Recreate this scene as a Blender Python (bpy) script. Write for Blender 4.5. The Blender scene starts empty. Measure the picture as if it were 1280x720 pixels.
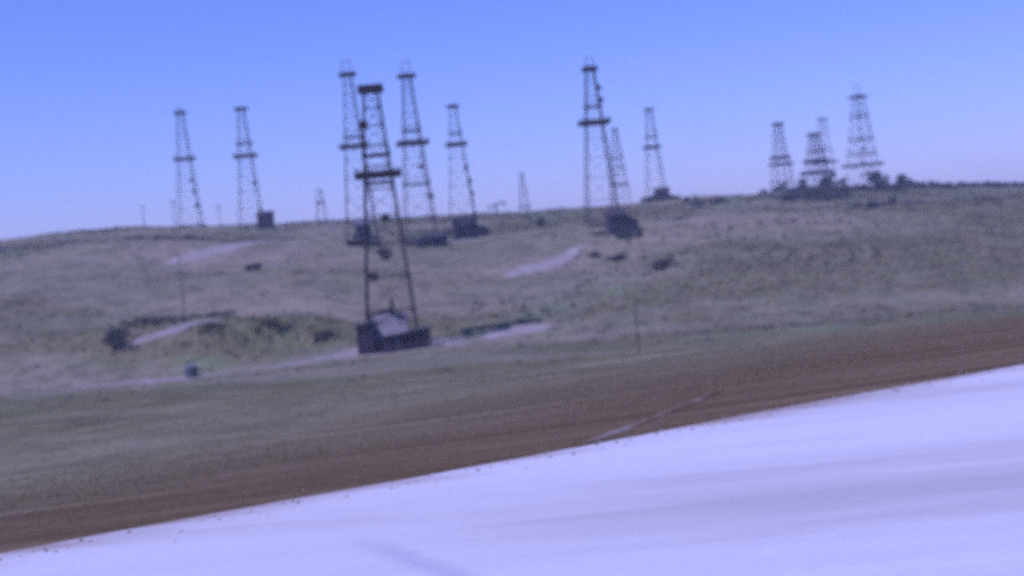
import bpy, bmesh, math, random
import numpy as np
from mathutils import Vector, Matrix

R = math.radians
sc = bpy.context.scene
random.seed(7)
rng = np.random.default_rng(7)

# ------------------------------------------------------------------ camera, sky, sun, exposure
FPX = 1700.0                      # focal length in pixels of the 1280 px wide photograph
PITCH, ROLL, EYE = 2.69, 5.0, 1.9
cam = bpy.data.cameras.new('camera')
cam.sensor_width = 36.0
cam.lens = FPX / 1280.0 * 36.0
cam.clip_start, cam.clip_end = 0.1, 6000.0
cam.dof.use_dof = True            # the footage is softly out of focus
cam.dof.focus_distance = 4.0
cam.dof.aperture_fstop = 2.6
cam_ob = bpy.data.objects.new('camera', cam)
sc.collection.objects.link(cam_ob)
cam_ob.matrix_world = (Matrix.Translation((0, 0, EYE)) @ Matrix.Rotation(R(90 - PITCH), 4, 'X')
                       @ Matrix.Rotation(R(-ROLL), 4, 'Z'))
sc.camera = cam_ob

SUN_EL, SUN_AZ = 58.0, -118.0      # azimuth from +Y (into the picture), negative = from the left
world = bpy.data.worlds.new('World')
sc.world = world
world.use_nodes = True
wn = world.node_tree
bg = wn.nodes['Background']
sky = wn.nodes.new('ShaderNodeTexSky')
sky.sky_type = 'NISHITA'
sky.sun_disc = False
sky.sun_elevation = R(SUN_EL)
sky.sun_rotation = R(SUN_AZ)
sky.altitude = 100.0
sky.air_density = 1.0
sky.dust_density = 0.4
sky.ozone_density = 2.0
wn.links.new(sky.outputs[0], bg.inputs[0])
bg.inputs[1].default_value = 0.094

sun = bpy.data.lights.new('sun', 'SUN')
sun.energy = 4.0
sun.angle = R(0.53)
sun.color = (1.0, 0.95, 0.88)
sun_ob = bpy.data.objects.new('sun', sun)
sc.collection.objects.link(sun_ob)
sd = Vector((math.sin(R(SUN_AZ)) * math.cos(R(SUN_EL)), math.cos(R(SUN_AZ)) * math.cos(R(SUN_EL)), math.sin(R(SUN_EL))))
sun_ob.rotation_euler = sd.to_track_quat('Z', 'Y').to_euler()
sun_ob.location = (-60, -40, 120)

vs = sc.view_settings
sc.display_settings.display_device = 'sRGB'
vs.view_transform = 'Standard'
vs.look = 'None'
vs.gamma = 1.0
vs.use_curve_mapping = False
vs.exposure = -0.25
vs.use_white_balance = True       # the film stock leans to violet blue
vs.white_balance_temperature = 4520.0
vs.white_balance_tint = 57.0
sc.cycles.use_denoising = False      # leaves a little grain, like the film
sc.cycles.use_adaptive_sampling = True
sc.cycles.adaptive_threshold = 0.06
sc.cycles.adaptive_min_samples = 24
sc.cycles.max_bounces = 6
sc.cycles.volume_bounces = 3
sc.cycles.transparent_max_bounces = 8

# ------------------------------------------------------------------ helpers
COL = sc.collection


def link(o, parent=None):
    COL.objects.link(o)
    if parent is not None:
        o.parent = parent
    return o


def tag(o, label=None, cat=None, group=None, kind=None):
    if label: o['label'] = label
    if cat: o['category'] = cat
    if group: o['group'] = group
    if kind: o['kind'] = kind
    return o


def empty(name, loc, rz=0.0):
    o = bpy.data.objects.new(name, None)
    o.empty_display_size = 0.5
    o.location = loc
    o.rotation_euler = (0, 0, rz)
    return link(o)


def mesh_obj(name, verts, faces, mat, parent=None, smooth=False):
    me = bpy.data.meshes.new(name)
    me.from_pydata([tuple(v) for v in verts], [], faces)
    me.materials.append(mat)
    if smooth:
        me.polygons.foreach_set('use_smooth', [True] * len(me.polygons))
    me.update()
    return link(bpy.data.objects.new(name, me), parent)


class MB:
    """collects shapes for ONE mesh"""
    def __init__(self): self.v, self.f = [], []

    def box(self, x0, x1, y0, y1, z0, z1):
        n = len(self.v)
        self.v += [(x0, y0, z0), (x1, y0, z0), (x1, y1, z0), (x0, y1, z0),
                   (x0, y0, z1), (x1, y0, z1), (x1, y1, z1), (x0, y1, z1)]
        self.f += [tuple(n + i for i in q) for q in
                   ((3, 2, 1, 0), (4, 5, 6, 7), (0, 1, 5, 4), (1, 2, 6, 5), (2, 3, 7, 6), (3, 0, 4, 7))]
        return self

    def bar(self, p0, p1, w, h=None):
        h = h or w
        p0, p1 = Vector(p0), Vector(p1)
        d = (p1 - p0).normalized()
        a = d.cross(Vector((0, 0, 1)))
        if a.length < 1e-4: a = Vector((1, 0, 0))
        a.normalize(); b = a.cross(d)
        n = len(self.v)
        for p in (p0, p1):
            for sx, sy in ((-1, -1), (1, -1), (1, 1), (-1, 1)):
                self.v.append(tuple(p + a * (sx * w / 2) + b * (sy * h / 2)))
        self.f += [tuple(n + i for i in q) for q in
                   ((3, 2, 1, 0), (4, 5, 6, 7), (0, 1, 5, 4), (1, 2, 6, 5), (2, 3, 7, 6), (3, 0, 4, 7))]
        return self

    def tube(self, p0, p1, r0, r1=None, k=10, caps=True):
        r1 = r0 if r1 is None else r1
        p0, p1 = Vector(p0), Vector(p1)
        d = (p1 - p0).normalized()
        a = d.cross(Vector((0, 0, 1)))
        if a.length < 1e-4: a = Vector((1, 0, 0))
        a.normalize(); b = a.cross(d)
        n = len(self.v)
        for p, r in ((p0, r0), (p1, r1)):
            for i in range(k):
                t = 2 * math.pi * i / k
                self.v.append(tuple(p + a * (r * math.cos(t)) + b * (r * math.sin(t))))
        for i in range(k):
            j = (i + 1) % k
            self.f.append((n + j, n + i, n + k + i, n + k + j))
        if caps:
            self.f.append(tuple(n + i for i in range(k)))
            self.f.append(tuple(n + k + i for i in reversed(range(k))))
        return self

    def build(self, name, mat, parent=None):
        return mesh_obj(name, self.v, self.f, mat, parent)


# ------------------------------------------------------------------ materials
def new_mat(name, rough=0.9, spec=0.3):
    m = bpy.data.materials.new(name)
    m.use_nodes = True
    b = m.node_tree.nodes['Principled BSDF']
    b.inputs['Roughness'].default_value = rough
    b.inputs['Specular IOR Level'].default_value = spec
    return m, m.node_tree, b


def noise_node(nt, vec, scale, detail=4.0, rough=0.55):
    n = nt.nodes.new('ShaderNodeTexNoise')
    n.inputs['Scale'].default_value = scale
    n.inputs['Detail'].default_value = detail
    n.inputs['Roughness'].default_value = rough
    if vec is not None: nt.links.new(vec, n.inputs['Vector'])
    return n.outputs['Fac']


def ramp(nt, fac, stops):
    n = nt.nodes.new('ShaderNodeValToRGB')
    e = n.color_ramp.elements
    while len(e) < len(stops): e.new(0.5)
    for el, (p, c) in zip(e, stops):
        el.position = p
        el.color = (c[0], c[1], c[2], 1.0) if not isinstance(c, (int, float)) else (c, c, c, 1.0)
    nt.links.new(fac, n.inputs['Fac'])
    return n.outputs['Color']


def mix(nt, fac, a, b):
    n = nt.nodes.new('ShaderNodeMix')
    n.data_type = 'RGBA'
    if isinstance(fac, (int, float)): n.inputs['Factor'].default_value = fac
    else: nt.links.new(fac, n.inputs['Factor'])
    for s, v in (('A', a), ('B', b)):
        i = [q for q in n.inputs if q.name == s and q.type == 'RGBA'][0]
        if isinstance(v, tuple): i.default_value = (*v, 1.0)
        else: nt.links.new(v, i)
    return [q for q in n.outputs if q.type == 'RGBA'][0]


def math_node(nt, op, a, b=None, c=None):
    n = nt.nodes.new('ShaderNodeMath')
    n.operation = op
    for i, v in enumerate((a, b, c)):
        if v is None: continue
        if isinstance(v, (int, float)): n.inputs[i].default_value = v
        else: nt.links.new(v, n.inputs[i])
    return n.outputs[0]


def smooth(nt, val, lo, hi):
    n = nt.nodes.new('ShaderNodeMapRange')
    n.interpolation_type = 'SMOOTHSTEP'
    n.inputs['From Min'].default_value = lo
    n.inputs['From Max'].default_value = hi
    nt.links.new(val, n.inputs['Value'])
    return n.outputs['Result']


def bump(nt, bsdf, height, strength, dist):
    n = nt.nodes.new('ShaderNodeBump')
    n.inputs['Strength'].default_value = strength
    n.inputs['Distance'].default_value = dist
    nt.links.new(height, n.inputs['Height'])
    nt.links.new(n.outputs['Normal'], bsdf.inputs['Normal'])


def pos_node(nt):
    return nt.nodes.new('ShaderNodeNewGeometry').outputs['Position']


def simple_mat(name, c0, c1, scale, rough=0.85, spec=0.3, island=False, obj_coord=True, up=0.0, leaf=0.0):
    m, nt, b = new_mat(name, rough, spec)
    if obj_coord:
        v = nt.nodes.new('ShaderNodeTexCoord').outputs['Object']
    else:
        v = pos_node(nt)
    f = noise_node(nt, v, scale)
    col = ramp(nt, f, ((0.3, c0), (0.7, c1)))
    if island:
        g = nt.nodes.new('ShaderNodeNewGeometry').outputs['Random Per Island']
        h = nt.nodes.new('ShaderNodeHueSaturation')
        nt.links.new(col, h.inputs['Color'])
        nt.links.new(math_node(nt, 'MULTIPLY_ADD', g, 0.7, 0.62), h.inputs['Value'])
        col = h.outputs['Color']
    nt.links.new(col, b.inputs['Base Color'])
    if up:
        g = nt.nodes.new('ShaderNodeNewGeometry')
        a = nt.nodes.new('ShaderNodeVectorMath'); a.operation = 'ADD'
        nt.links.new(g.outputs['Normal'], a.inputs[0]); a.inputs[1].default_value = (0, 0, up)
        n = nt.nodes.new('ShaderNodeVectorMath'); n.operation = 'NORMALIZE'
        nt.links.new(a.outputs[0], n.inputs[0])
        nt.links.new(n.outputs[0], b.inputs['Normal'])
    if leaf:
        tr = nt.nodes.new('ShaderNodeBsdfTranslucent')
        nt.links.new(col, tr.inputs['Color'])
        ms = nt.nodes.new('ShaderNodeMixShader')
        ms.inputs[0].default_value = leaf
        nt.links.new(b.outputs[0], ms.inputs[1]); nt.links.new(tr.outputs[0], ms.inputs[2])
        nt.links.new(ms.outputs[0], nt.nodes['Material Output'].inputs['Surface'])
    return m


# road line: the pale road's far edge runs Y = 11.06 + 0.582 X
E0, ES = 11.06, 0.582
EN = math.hypot(1, ES)
RD = Vector((1, ES, 0)) / EN          # along the road
RN = Vector((-ES, 1, 0)) / EN         # away from the road


def edge_dist(nt, p):
    d = nt.nodes.new('ShaderNodeVectorMath'); d.operation = 'DOT_PRODUCT'
    nt.links.new(p, d.inputs[0]); d.inputs[1].default_value = RN
    return math_node(nt, 'SUBTRACT', d.outputs['Value'], E0 / EN)


def road_coord(nt, p, su, sv):
    """world position rotated so that x runs along the road, then scaled"""
    n = nt.nodes.new('ShaderNodeMapping')
    n.inputs['Rotation'].default_value = (0, 0, -math.atan(ES))
    n.inputs['Scale'].default_value = (su, sv, 1)
    nt.links.new(p, n.inputs['Vector'])
    return n.outputs['Vector']


def land_colour(nt, p):
    """colour of the open land: brown soil by the road, olive and tan scrub land beyond"""
    d = edge_dist(nt, p)
    big = noise_node(nt, p, 0.018, 5, 0.6)
    mid = noise_node(nt, p, 0.11, 5, 0.62)
    fine = noise_node(nt, p, 1.3, 5, 0.7)
    hill = ramp(nt, mid, ((0.30, (0.130, 0.115, 0.050)), (0.45, (0.180, 0.155, 0.078)),
                          (0.57, (0.235, 0.19, 0.10)), (0.72, (0.31, 0.25, 0.15))))
    tone = ramp(nt, big, ((0.42, (0.165, 0.155, 0.062)), (0.58, (0.285, 0.222, 0.118))))
    hill = mix(nt, 0.5, hill, tone)
    at = nt.nodes.new('ShaderNodeAttribute'); at.attribute_name = 'cover'
    cv = math_node(nt, 'ADD', at.outputs['Fac'], math_node(nt, 'MULTIPLY_ADD', mid, 1.4, -0.7))
    veg = ramp(nt, noise_node(nt, p, 0.035, 4, 0.6), ((0.40, (0.126, 0.124, 0.040)), (0.5, (0.152, 0.120, 0.046)), (0.62, (0.150, 0.166, 0.058))))
    hill = mix(nt, smooth(nt, cv, 0.2, 0.8), hill, veg)
    mott = noise_node(nt, p, 0.33, 6, 0.68)
    pat = noise_node(nt, p, 0.06, 5, 0.7)
    hill = mix(nt, ramp(nt, pat, ((0.52, 0.0), (0.66, 0.55))), hill, (0.105, 0.085, 0.036))
    hill = mix(nt, ramp(nt, mott, ((0.50, 0.0), (0.62, 0.6))), hill, (0.085, 0.080, 0.034))
    hill = mix(nt, ramp(nt, mott, ((0.30, 0.55), (0.44, 0.0))), hill, (0.29, 0.245, 0.15))
    speck = ramp(nt, fine, ((0.35, 0.68), (0.7, 1.28)))
    mu = nt.nodes.new('ShaderNodeMix'); mu.data_type = 'RGBA'; mu.blend_type = 'MULTIPLY'
    mu.inputs['Factor'].default_value = 1.0
    ca = [q for q in mu.inputs if q.type == 'RGBA']
    nt.links.new(hill, ca[0]); nt.links.new(speck, ca[1])
    hill = [q for q in mu.outputs if q.type == 'RGBA'][0]
    streak = noise_node(nt, road_coord(nt, p, 0.10, 1.4), 1.0, 6, 0.65)
    soil = ramp(nt, streak, ((0.3, (0.078, 0.052, 0.019)), (0.5, (0.113, 0.077, 0.030)), (0.72, (0.18, 0.127, 0.058))))
    wob = math_node(nt, 'MULTIPLY_ADD', noise_node(nt, road_coord(nt, p, 0.12, 0.5), 1.0, 4, 0.6), 9.0, d)
    dx = nt.nodes.new('ShaderNodeVectorMath'); dx.operation = 'DOT_PRODUCT'
    nt.links.new(p, dx.inputs[0]); dx.inputs[1].default_value = (-0.45, 0, 0)
    wob = math_node(nt, 'ADD', wob, dx.outputs['Value'])
    col = mix(nt, smooth(nt, wob, 7.0, 23.0), soil, hill)
    return col, fine


def ground_material():
    m, nt, b = new_mat('ground_soil_and_scrub', 0.95, 0.08)
    col, fine = land_colour(nt, pos_node(nt))
    nt.links.new(col, b.inputs['Base Color'])
    bump(nt, b, fine, 0.6, 0.25)
    return m


SHADE_STREAK = (-1.18, 8.60, -0.39, 7.24)


def road_material():
    m, nt, b = new_mat('pale_road', 0.9, 0.2)
    p = pos_node(nt)
    d = edge_dist(nt, p)
    s1 = noise_node(nt, road_coord(nt, p, 0.06, 0.5), 1.0, 5, 0.6)
    s2 = noise_node(nt, road_coord(nt, p, 0.25, 4.0), 1.0, 4, 0.6)
    fine = noise_node(nt, p, 14.0, 4, 0.7)
    col = ramp(nt, s1, ((0.33, (0.41, 0.36, 0.29)), (0.45, (0.51, 0.47, 0.39)), (0.60, (0.56, 0.52, 0.44))))
    col = mix(nt, ramp(nt, s2, ((0.55, 0.0), (0.8, 0.35))), col, (0.40, 0.34, 0.275))
    col = mix(nt, ramp(nt, fine, ((0.45, 0.0), (0.8, 0.25))), col, (0.42, 0.38, 0.325))
    wob = math_node(nt, 'MULTIPLY_ADD', noise_node(nt, road_coord(nt, p, 0.25, 1.2), 1.0, 5, 0.65), 2.2, d)
    col = mix(nt, smooth(nt, wob, 0.55, 1.7), col, (0.24, 0.16, 0.085))
    # a soft streak of shade across the lane, painted into the road colour
    ax, ay, bx_, by_ = SHADE_STREAK
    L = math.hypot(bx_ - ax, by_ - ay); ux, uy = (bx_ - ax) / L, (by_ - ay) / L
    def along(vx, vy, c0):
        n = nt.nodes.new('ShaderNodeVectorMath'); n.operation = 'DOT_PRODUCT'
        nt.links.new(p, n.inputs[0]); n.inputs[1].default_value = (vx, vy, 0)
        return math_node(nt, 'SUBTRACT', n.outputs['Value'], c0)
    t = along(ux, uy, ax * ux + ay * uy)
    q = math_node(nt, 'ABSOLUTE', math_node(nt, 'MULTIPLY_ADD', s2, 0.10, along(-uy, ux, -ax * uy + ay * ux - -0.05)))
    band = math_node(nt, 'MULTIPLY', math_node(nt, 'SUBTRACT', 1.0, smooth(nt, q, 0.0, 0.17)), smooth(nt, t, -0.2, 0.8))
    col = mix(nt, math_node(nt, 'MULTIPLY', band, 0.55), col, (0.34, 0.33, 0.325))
    nt.links.new(col, b.inputs['Base Color'])
    bump(nt, b, fine, 0.25, 0.02)
    return m


def dirt_material():
    """bare trampled dirt that frays out into the scrub land towards its edge"""
    m, nt, b = new_mat('bare_pale_dirt', 0.95, 0.1)
    p = pos_node(nt)
    land, fine = land_colour(nt, p)
    f = noise_node(nt, p, 0.35, 5, 0.6)
    g = noise_node(nt, p, 0.9, 5, 0.7)
    col = ramp(nt, f, ((0.3, (0.22, 0.175, 0.12)), (0.5, (0.27, 0.222, 0.16)), (0.7, (0.33, 0.28, 0.21))))
    at = nt.nodes.new('ShaderNodeAttribute'); at.attribute_name = 'edge'
    e = math_node(nt, 'ADD', at.outputs['Fac'], math_node(nt, 'MULTIPLY_ADD', g, 1.5, -0.75))
    col = mix(nt, smooth(nt, e, 0.12, 0.6), land, col)
    nt.links.new(col, b.inputs['Base Color'])
    bump(nt, b, fine, 0.5, 0.2)
    return m


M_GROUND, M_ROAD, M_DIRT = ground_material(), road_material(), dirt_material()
M_STEEL = simple_mat('weathered_dark_steel', (0.030, 0.022, 0.020), (0.075, 0.050, 0.040), 0.9, 0.8, 0.3)
M_BOARD = simple_mat('oil_stained_timber', (0.022, 0.017, 0.015), (0.060, 0.043, 0.034), 1.5, 0.9, 0.2)
M_WALL = simple_mat('dark_shed_boards', (0.030, 0.024, 0.024), (0.075, 0.056, 0.048), 0.8, 0.9, 0.2, island=True)
M_ROOFPALE = simple_mat('pale_corrugated_sheet', (0.145, 0.12, 0.09), (0.19, 0.16, 0.12), 0.9, 0.7, 0.4)
M_ROOFDARK = simple_mat('rusted_corrugated_sheet', (0.028, 0.021, 0.020), (0.060, 0.044, 0.038), 0.9, 0.8, 0.3)
M_POLE = simple_mat('weathered_pole_wood', (0.06, 0.048, 0.038), (0.12, 0.095, 0.075), 1.2, 0.9, 0.2)
M_TANK = simple_mat('grey_tank_paint', (0.10, 0.09, 0.085), (0.16, 0.145, 0.13), 1.1, 0.6, 0.4)
M_PORC = simple_mat('brown_porcelain', (0.05, 0.03, 0.025), (0.09, 0.05, 0.04), 5.0, 0.3, 0.5)
M_LEAF_DARK = simple_mat('dark_scrub_leaves', (0.045, 0.046, 0.022), (0.090, 0.085, 0.042), 0.6, 0.8, 0.25, island=True, obj_coord=False, up=0.4, leaf=0.35)
M_LEAF_OLIVE = simple_mat('olive_scrub_leaves', (0.115, 0.112, 0.046), (0.185, 0.165, 0.075), 0.25, 0.85, 0.2, island=True, obj_coord=False, up=1.5, leaf=0.5)
M_GRASS_DRY = simple_mat('dry_brown_grass', (0.115, 0.076, 0.030), (0.19, 0.130, 0.058), 0.35, 0.9, 0.15, island=True, obj_coord=False, up=1.5, leaf=0.5)
M_GRASS_OLIVE = simple_mat('olive_grass', (0.175, 0.150, 0.055), (0.275, 0.22, 0.09), 0.15, 0.9, 0.15, island=True, obj_coord=False, up=1.5, leaf=0.5)

# ------------------------------------------------------------------ terrain
def sstep(a, b, t):
    t = np.clip((t - a) / (b - a), 0, 1)
    return t * t * (3 - 2 * t)


_perm = rng.permutation(512)
_grad = rng.uniform(-1, 1, (512,))


def vnoise(x, y):
    xi, yi = np.floor(x).astype(int), np.floor(y).astype(int)
    xf, yf = x - xi, y - yi
    u, v = xf * xf * (3 - 2 * xf), yf * yf * (3 - 2 * yf)
    def g(a, b): return _grad[(_perm[(a % 512)] + b) % 512]
    return ((g(xi, yi) * (1 - u) + g(xi + 1, yi) * u) * (1 - v) + (g(xi, yi + 1) * (1 - u) + g(xi + 1, yi + 1) * u) * v)


def fbm(x, y, s, o=4):
    t, a = 0.0, 1.0
    for i in range(o):
        t = t + a * vnoise(x / s + 17.3 * i, y / s - 9.1 * i)
        s *= 0.5; a *= 0.5
    return t


MOUNDS = [  # x, y, rx, ry, height
    (-47, 203, 9, 5, 2.4), (-37, 205, 9, 5, 2.9), (-28.5, 203, 6, 4.5, 1.7), (-62, 214, 20, 9, 2.6), (-40, 262, 26, 16, 2.4),
    (-85, 330, 40, 22, 3.0), (12, 305, 28, 16, 1.6), (38, 330, 26, 14, 2.2), (75, 300, 30, 16, 1.8),
    (118, 470, 40, 30, 1.0), (60, 250, 30, 18, -1.4), (-95, 262, 22, 16, 1.8),
]


def terrain(x, y):
    x, y = np.asarray(x, float), np.asarray(y, float)
    d = (y - ES * x - E0) / EN
    near = np.where(d < 0, -0.10, -0.10 - 0.092 * d)
    zs = 6.6 - 0.032 * np.clip(x, -400, 400)
    t = np.clip((y - 188) / 320.0, 0, 1)
    g = 1 - (1 - t) ** 2
    far = -14.6 + (zs + 14.6) * g - 0.010 * np.clip(y - 520, 0, 2000)
    mid = EYE - y * (0.0872 + 0.0198 * (1 - np.clip((y - 40) / 150, 0, 1.3) ** 2))
    w = sstep(16, 52, y)
    z = near * (1 - w) + mid * w
    w = sstep(172, 204, y)
    z = z * (1 - w) + far * w
    rough = sstep(130, 260, y)
    z = z + rough * (1.5 * fbm(x, y, 62.0, 4) + 0.35 * fbm(x, y, 11.0, 3)) + (0.05 + 0.15 * sstep(6, 60, d)) * sstep(0.3, 6, d) * fbm(x, y, 9.0, 3)
    for mx, my, rx, ry, h in MOUNDS:
        z = z + h * np.exp(-((x - mx) / rx) ** 2 - ((y - my) / ry) ** 2)
    return z


nx, ny = 420, 460
tx = np.linspace(-1, 1, nx)
XS = 78 * np.sinh(2.9 * tx) * 1.55
YS = np.concatenate([np.linspace(-60, 0, 20)[:-1], np.linspace(0, 60, 80)[:-1], np.linspace(60, 560, 300)[:-1], np.linspace(560, 1200, 40)])
ny = len(YS)
GX, GY = np.meshgrid(XS, YS)
GZ = terrain(GX, GY)


def hgt(x, y):
    """height of the terrain mesh itself"""
    i = int(np.clip(np.searchsorted(XS, x) - 1, 0, nx - 2)); j = int(np.clip(np.searchsorted(YS, y) - 1, 0, ny - 2))
    u = (x - XS[i]) / (XS[i + 1] - XS[i]); v = (y - YS[j]) / (YS[j + 1] - YS[j])
    return float((GZ[j, i] * (1 - u) + GZ[j, i + 1] * u) * (1 - v) + (GZ[j + 1, i] * (1 - u) + GZ[j + 1, i + 1] * u) * v)


def hgt_arr(x, y):
    i = np.clip(np.searchsorted(XS, x) - 1, 0, nx - 2); j = np.clip(np.searchsorted(YS, y) - 1, 0, ny - 2)
    u = (x - XS[i]) / (XS[i + 1] - XS[i]); v = (y - YS[j]) / (YS[j + 1] - YS[j])
    return (GZ[j, i] * (1 - u) + GZ[j, i + 1] * u) * (1 - v) + (GZ[j + 1, i] * (1 - u) + GZ[j + 1, i + 1] * u) * v


def grid_mesh(name, V, nu, nv, mat):
    me = bpy.data.meshes.new(name)
    idx = np.arange(nu * nv).reshape(nv, nu)
    q = np.stack([idx[:-1, :-1], idx[:-1, 1:], idx[1:, 1:], idx[1:, :-1]], -1).reshape(-1, 4)
    me.from_pydata(V, [], q.tolist())
    me.materials.append(mat)
    me.polygons.foreach_set('use_smooth', [True] * len(me.polygons))
    me.update()
    return link(bpy.data.objects.new(name, me))


PATCHES = [  # thicker scrub: x, y, rx, ry, amount
    (-47, 202, 11, 5, .9), (-34, 203, 12, 5, 1.0), (-62, 216, 16, 8, .8), (-70, 345, 22, 12, .6), (-55, 275, 22, 10, .6),
    (-18, 250, 26, 12, .4), (30, 215, 26, 12, .5), (72, 225, 44, 36, .7), (52, 150, 44, 26, .6), (10, 140, 26, 12, .4),
    (92, 420, 26, 22, .9), (128, 440, 24, 16, .9), (110, 330, 30, 20, .4), (40, 262, 14, 5, .8), (48, 248, 10, 4, .7),
    (-30, 120, 30, 16, .4), (-8, 300, 10, 6, .5), (5, 330, 10, 10, .5), (50, 400, 20, 16, .5),
    (30, 290, 14, 12, -.8), (14, 283, 22, 5, -.7), (-20, 186, 14, 5, -.9), (-95, 300, 30, 12, -.5), (-60, 400, 60, 25, -.4),
]


def cover(x, y):
    c = 0.36 + 0.75 * fbm(x * 0.55, y, 34.0, 4) + 0.25 * fbm(x * 0.7, y * 1.3, 9.0, 3)
    c = c + 0.30 * sstep(30, 80, y) * (1 - sstep(165, 200, y))
    for px_, py_, rx, ry, a in PATCHES:
        c = c + a * np.exp(-((x - px_) / rx) ** 2 - ((y - py_) / ry) ** 2)
    return np.clip(c, 0, 1)


gnd = tag(grid_mesh('ground', np.stack([GX, GY, GZ], -1).reshape(-1, 3).tolist(), nx, ny, M_GROUND),
    'dry scrub hillside rising from the brown roadside verge to the skyline', kind='structure')
ca_ = gnd.data.attributes.new('cover', 'FLOAT', 'POINT')
ca_.data.foreach_set('value', cover(GX, GY).reshape(-1).astype(np.float32))

# -- camera geometry, used to find where on the land a spot of the photograph lies at a given distance
_p, _r = R(PITCH), R(-ROLL)
FW = Vector((0, math.cos(_p), -math.sin(_p))); UP0 = Vector((0, math.sin(_p), math.cos(_p))); RT0 = Vector((1, 0, 0))
RT = RT0 * math.cos(_r) + UP0 * math.sin(_r)
UP = -RT0 * math.sin(_r) + UP0 * math.cos(_r)


def ray_at(px, py, Y):
    d = FW + RT * ((px - 640) / FPX) + UP * ((360 - py) / FPX)
    return Vector((0, 0, EYE)) + d * (Y / d.y)


def on_land(px, Y):
    """the point of the land at distance Y that shows in photo column px"""
    py = 300.0
    for _ in range(12):
        q = ray_at(px, py, Y)
        z = hgt(q.x, Y)
        c = Vector((q.x, Y, z)) - Vector((0, 0, EYE))
        py = 360 - FPX * c.dot(UP) / c.dot(FW)
    return Vector((q.x, Y, z)), py


def proj(v):
    c = Vector(v) - Vector((0, 0, EYE))
    return 640 + FPX * c.dot(RT) / c.dot(FW), 360 - FPX * c.dot(UP) / c.dot(FW)


# ------------------------------------------------------------------ road
def make_road():
    v, f = [], []
    n = 420
    for i in range(n):
        s = -90 + 330 * i / (n - 1)
        base = Vector((0, E0, 0)) + RD * s
        jit = 0.10 * float(fbm(np.array(s), np.array(3.0), 3.0, 4)) + 0.14 * float(fbm(np.array(s), np.array(40.0), 17.0, 2))
        for off, z in ((jit + 0.25, -0.16), (jit, -0.012), (jit - 0.35, 0.0), (-5.0, 0.03), (-11.0, 0.03), (-16.0, 0.0), (-16.3, -0.2)):
            q = base + RN * off
            v.append((q.x, q.y, z))
    k = 7
    for i in range(n - 1):
        for j in range(k - 1):
            a = i * k + j
            f.append((a, a + 1, a + k + 1, a + k))
    f = [tuple(reversed(q)) for q in f]
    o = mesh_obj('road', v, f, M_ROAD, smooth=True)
    return tag(o, 'pale bleached road surface along the bottom of the picture', kind='structure')


road = make_road()


def ribbon(pts, width, lift=0.14, step=1.0, jitter=0.35, seed=0):
    """a strip draped over the land; pts are (x, y) on the ground"""
    v, f, ed = [], [], []
    P = [Vector((a, b)) for a, b in pts]
    dense = []
    for a, b in zip(P[:-1], P[1:]):
        k = max(2, int((b - a).length / step))
        dense += [a.lerp(b, i / k) for i in range(k)]
    dense.append(P[-1])
    for _ in range(6):
        dense = [dense[0]] + [(dense[i - 1] + dense[i] * 2 + dense[i + 1]) / 4 for i in range(1, len(dense) - 1)] + [dense[-1]]
    nw = max(5, int(width / 0.8) + 1)
    N = len(dense)
    for i, c in enumerate(dense):
        t = (dense[min(i + 1, N - 1)] - dense[max(i - 1, 0)]).normalized()
        nrm = Vector((-t.y, t.x))
        taper = min(1.0, 0.25 + 4.0 * min(i, N - 1 - i) / N)
        wl = width / 2 * taper * (1 + jitter * float(fbm(np.array(i * step), np.array(seed + 5.0), 7.0, 3)))
        wr = width / 2 * taper * (1 + jitter * float(fbm(np.array(i * step), np.array(seed + 55.0), 7.0, 3)))
        for j in range(nw):
            o = -wl + (wl + wr) * j / (nw - 1)
            q = c + nrm * o
            v.append((q.x, q.y, hgt(q.x, q.y) + (lift if 0 < j < nw - 1 else -0.03)))
            ed.append(min(1.0, 2.4 * min(j, nw - 1 - j) / (nw - 1)) * min(1.0, 6.0 * min(i, N - 1 - i) / N))
    for i in range(N - 1):
        for j in range(nw - 1):
            a = i * nw + j
            f.append((a, a + nw, a + nw + 1, a + 1))
    return v, f, ed


def drape(name, label, v, f, edge):
    o = mesh_obj(name, v, f, M_DIRT, smooth=True)
    a = np.array(v)
    for nm, val in (('edge', np.array(edge)), ('cover', cover(a[:, 0], a[:, 1]))):
        if name == 'footpath' and nm == 'edge': val = val * 0.45
        at = o.data.attributes.new(nm, 'FLOAT', 'POINT')
        at.data.foreach_set('value', val.astype(np.float32))
    return tag(o, label, kind='structure')


def land_line(pix):
    """photo columns with distances -> ground points"""
    return [tuple(on_land(px, Y)[0].xy) for px, Y in pix]


def dirt_path(name, label, pix, width, lift=0.14, seed=0, jitter=0.35):
    v, f, ed = ribbon(land_line(pix), width, lift, seed=seed, jitter=jitter)
    return drape(name, label, v, f, ed)


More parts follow.
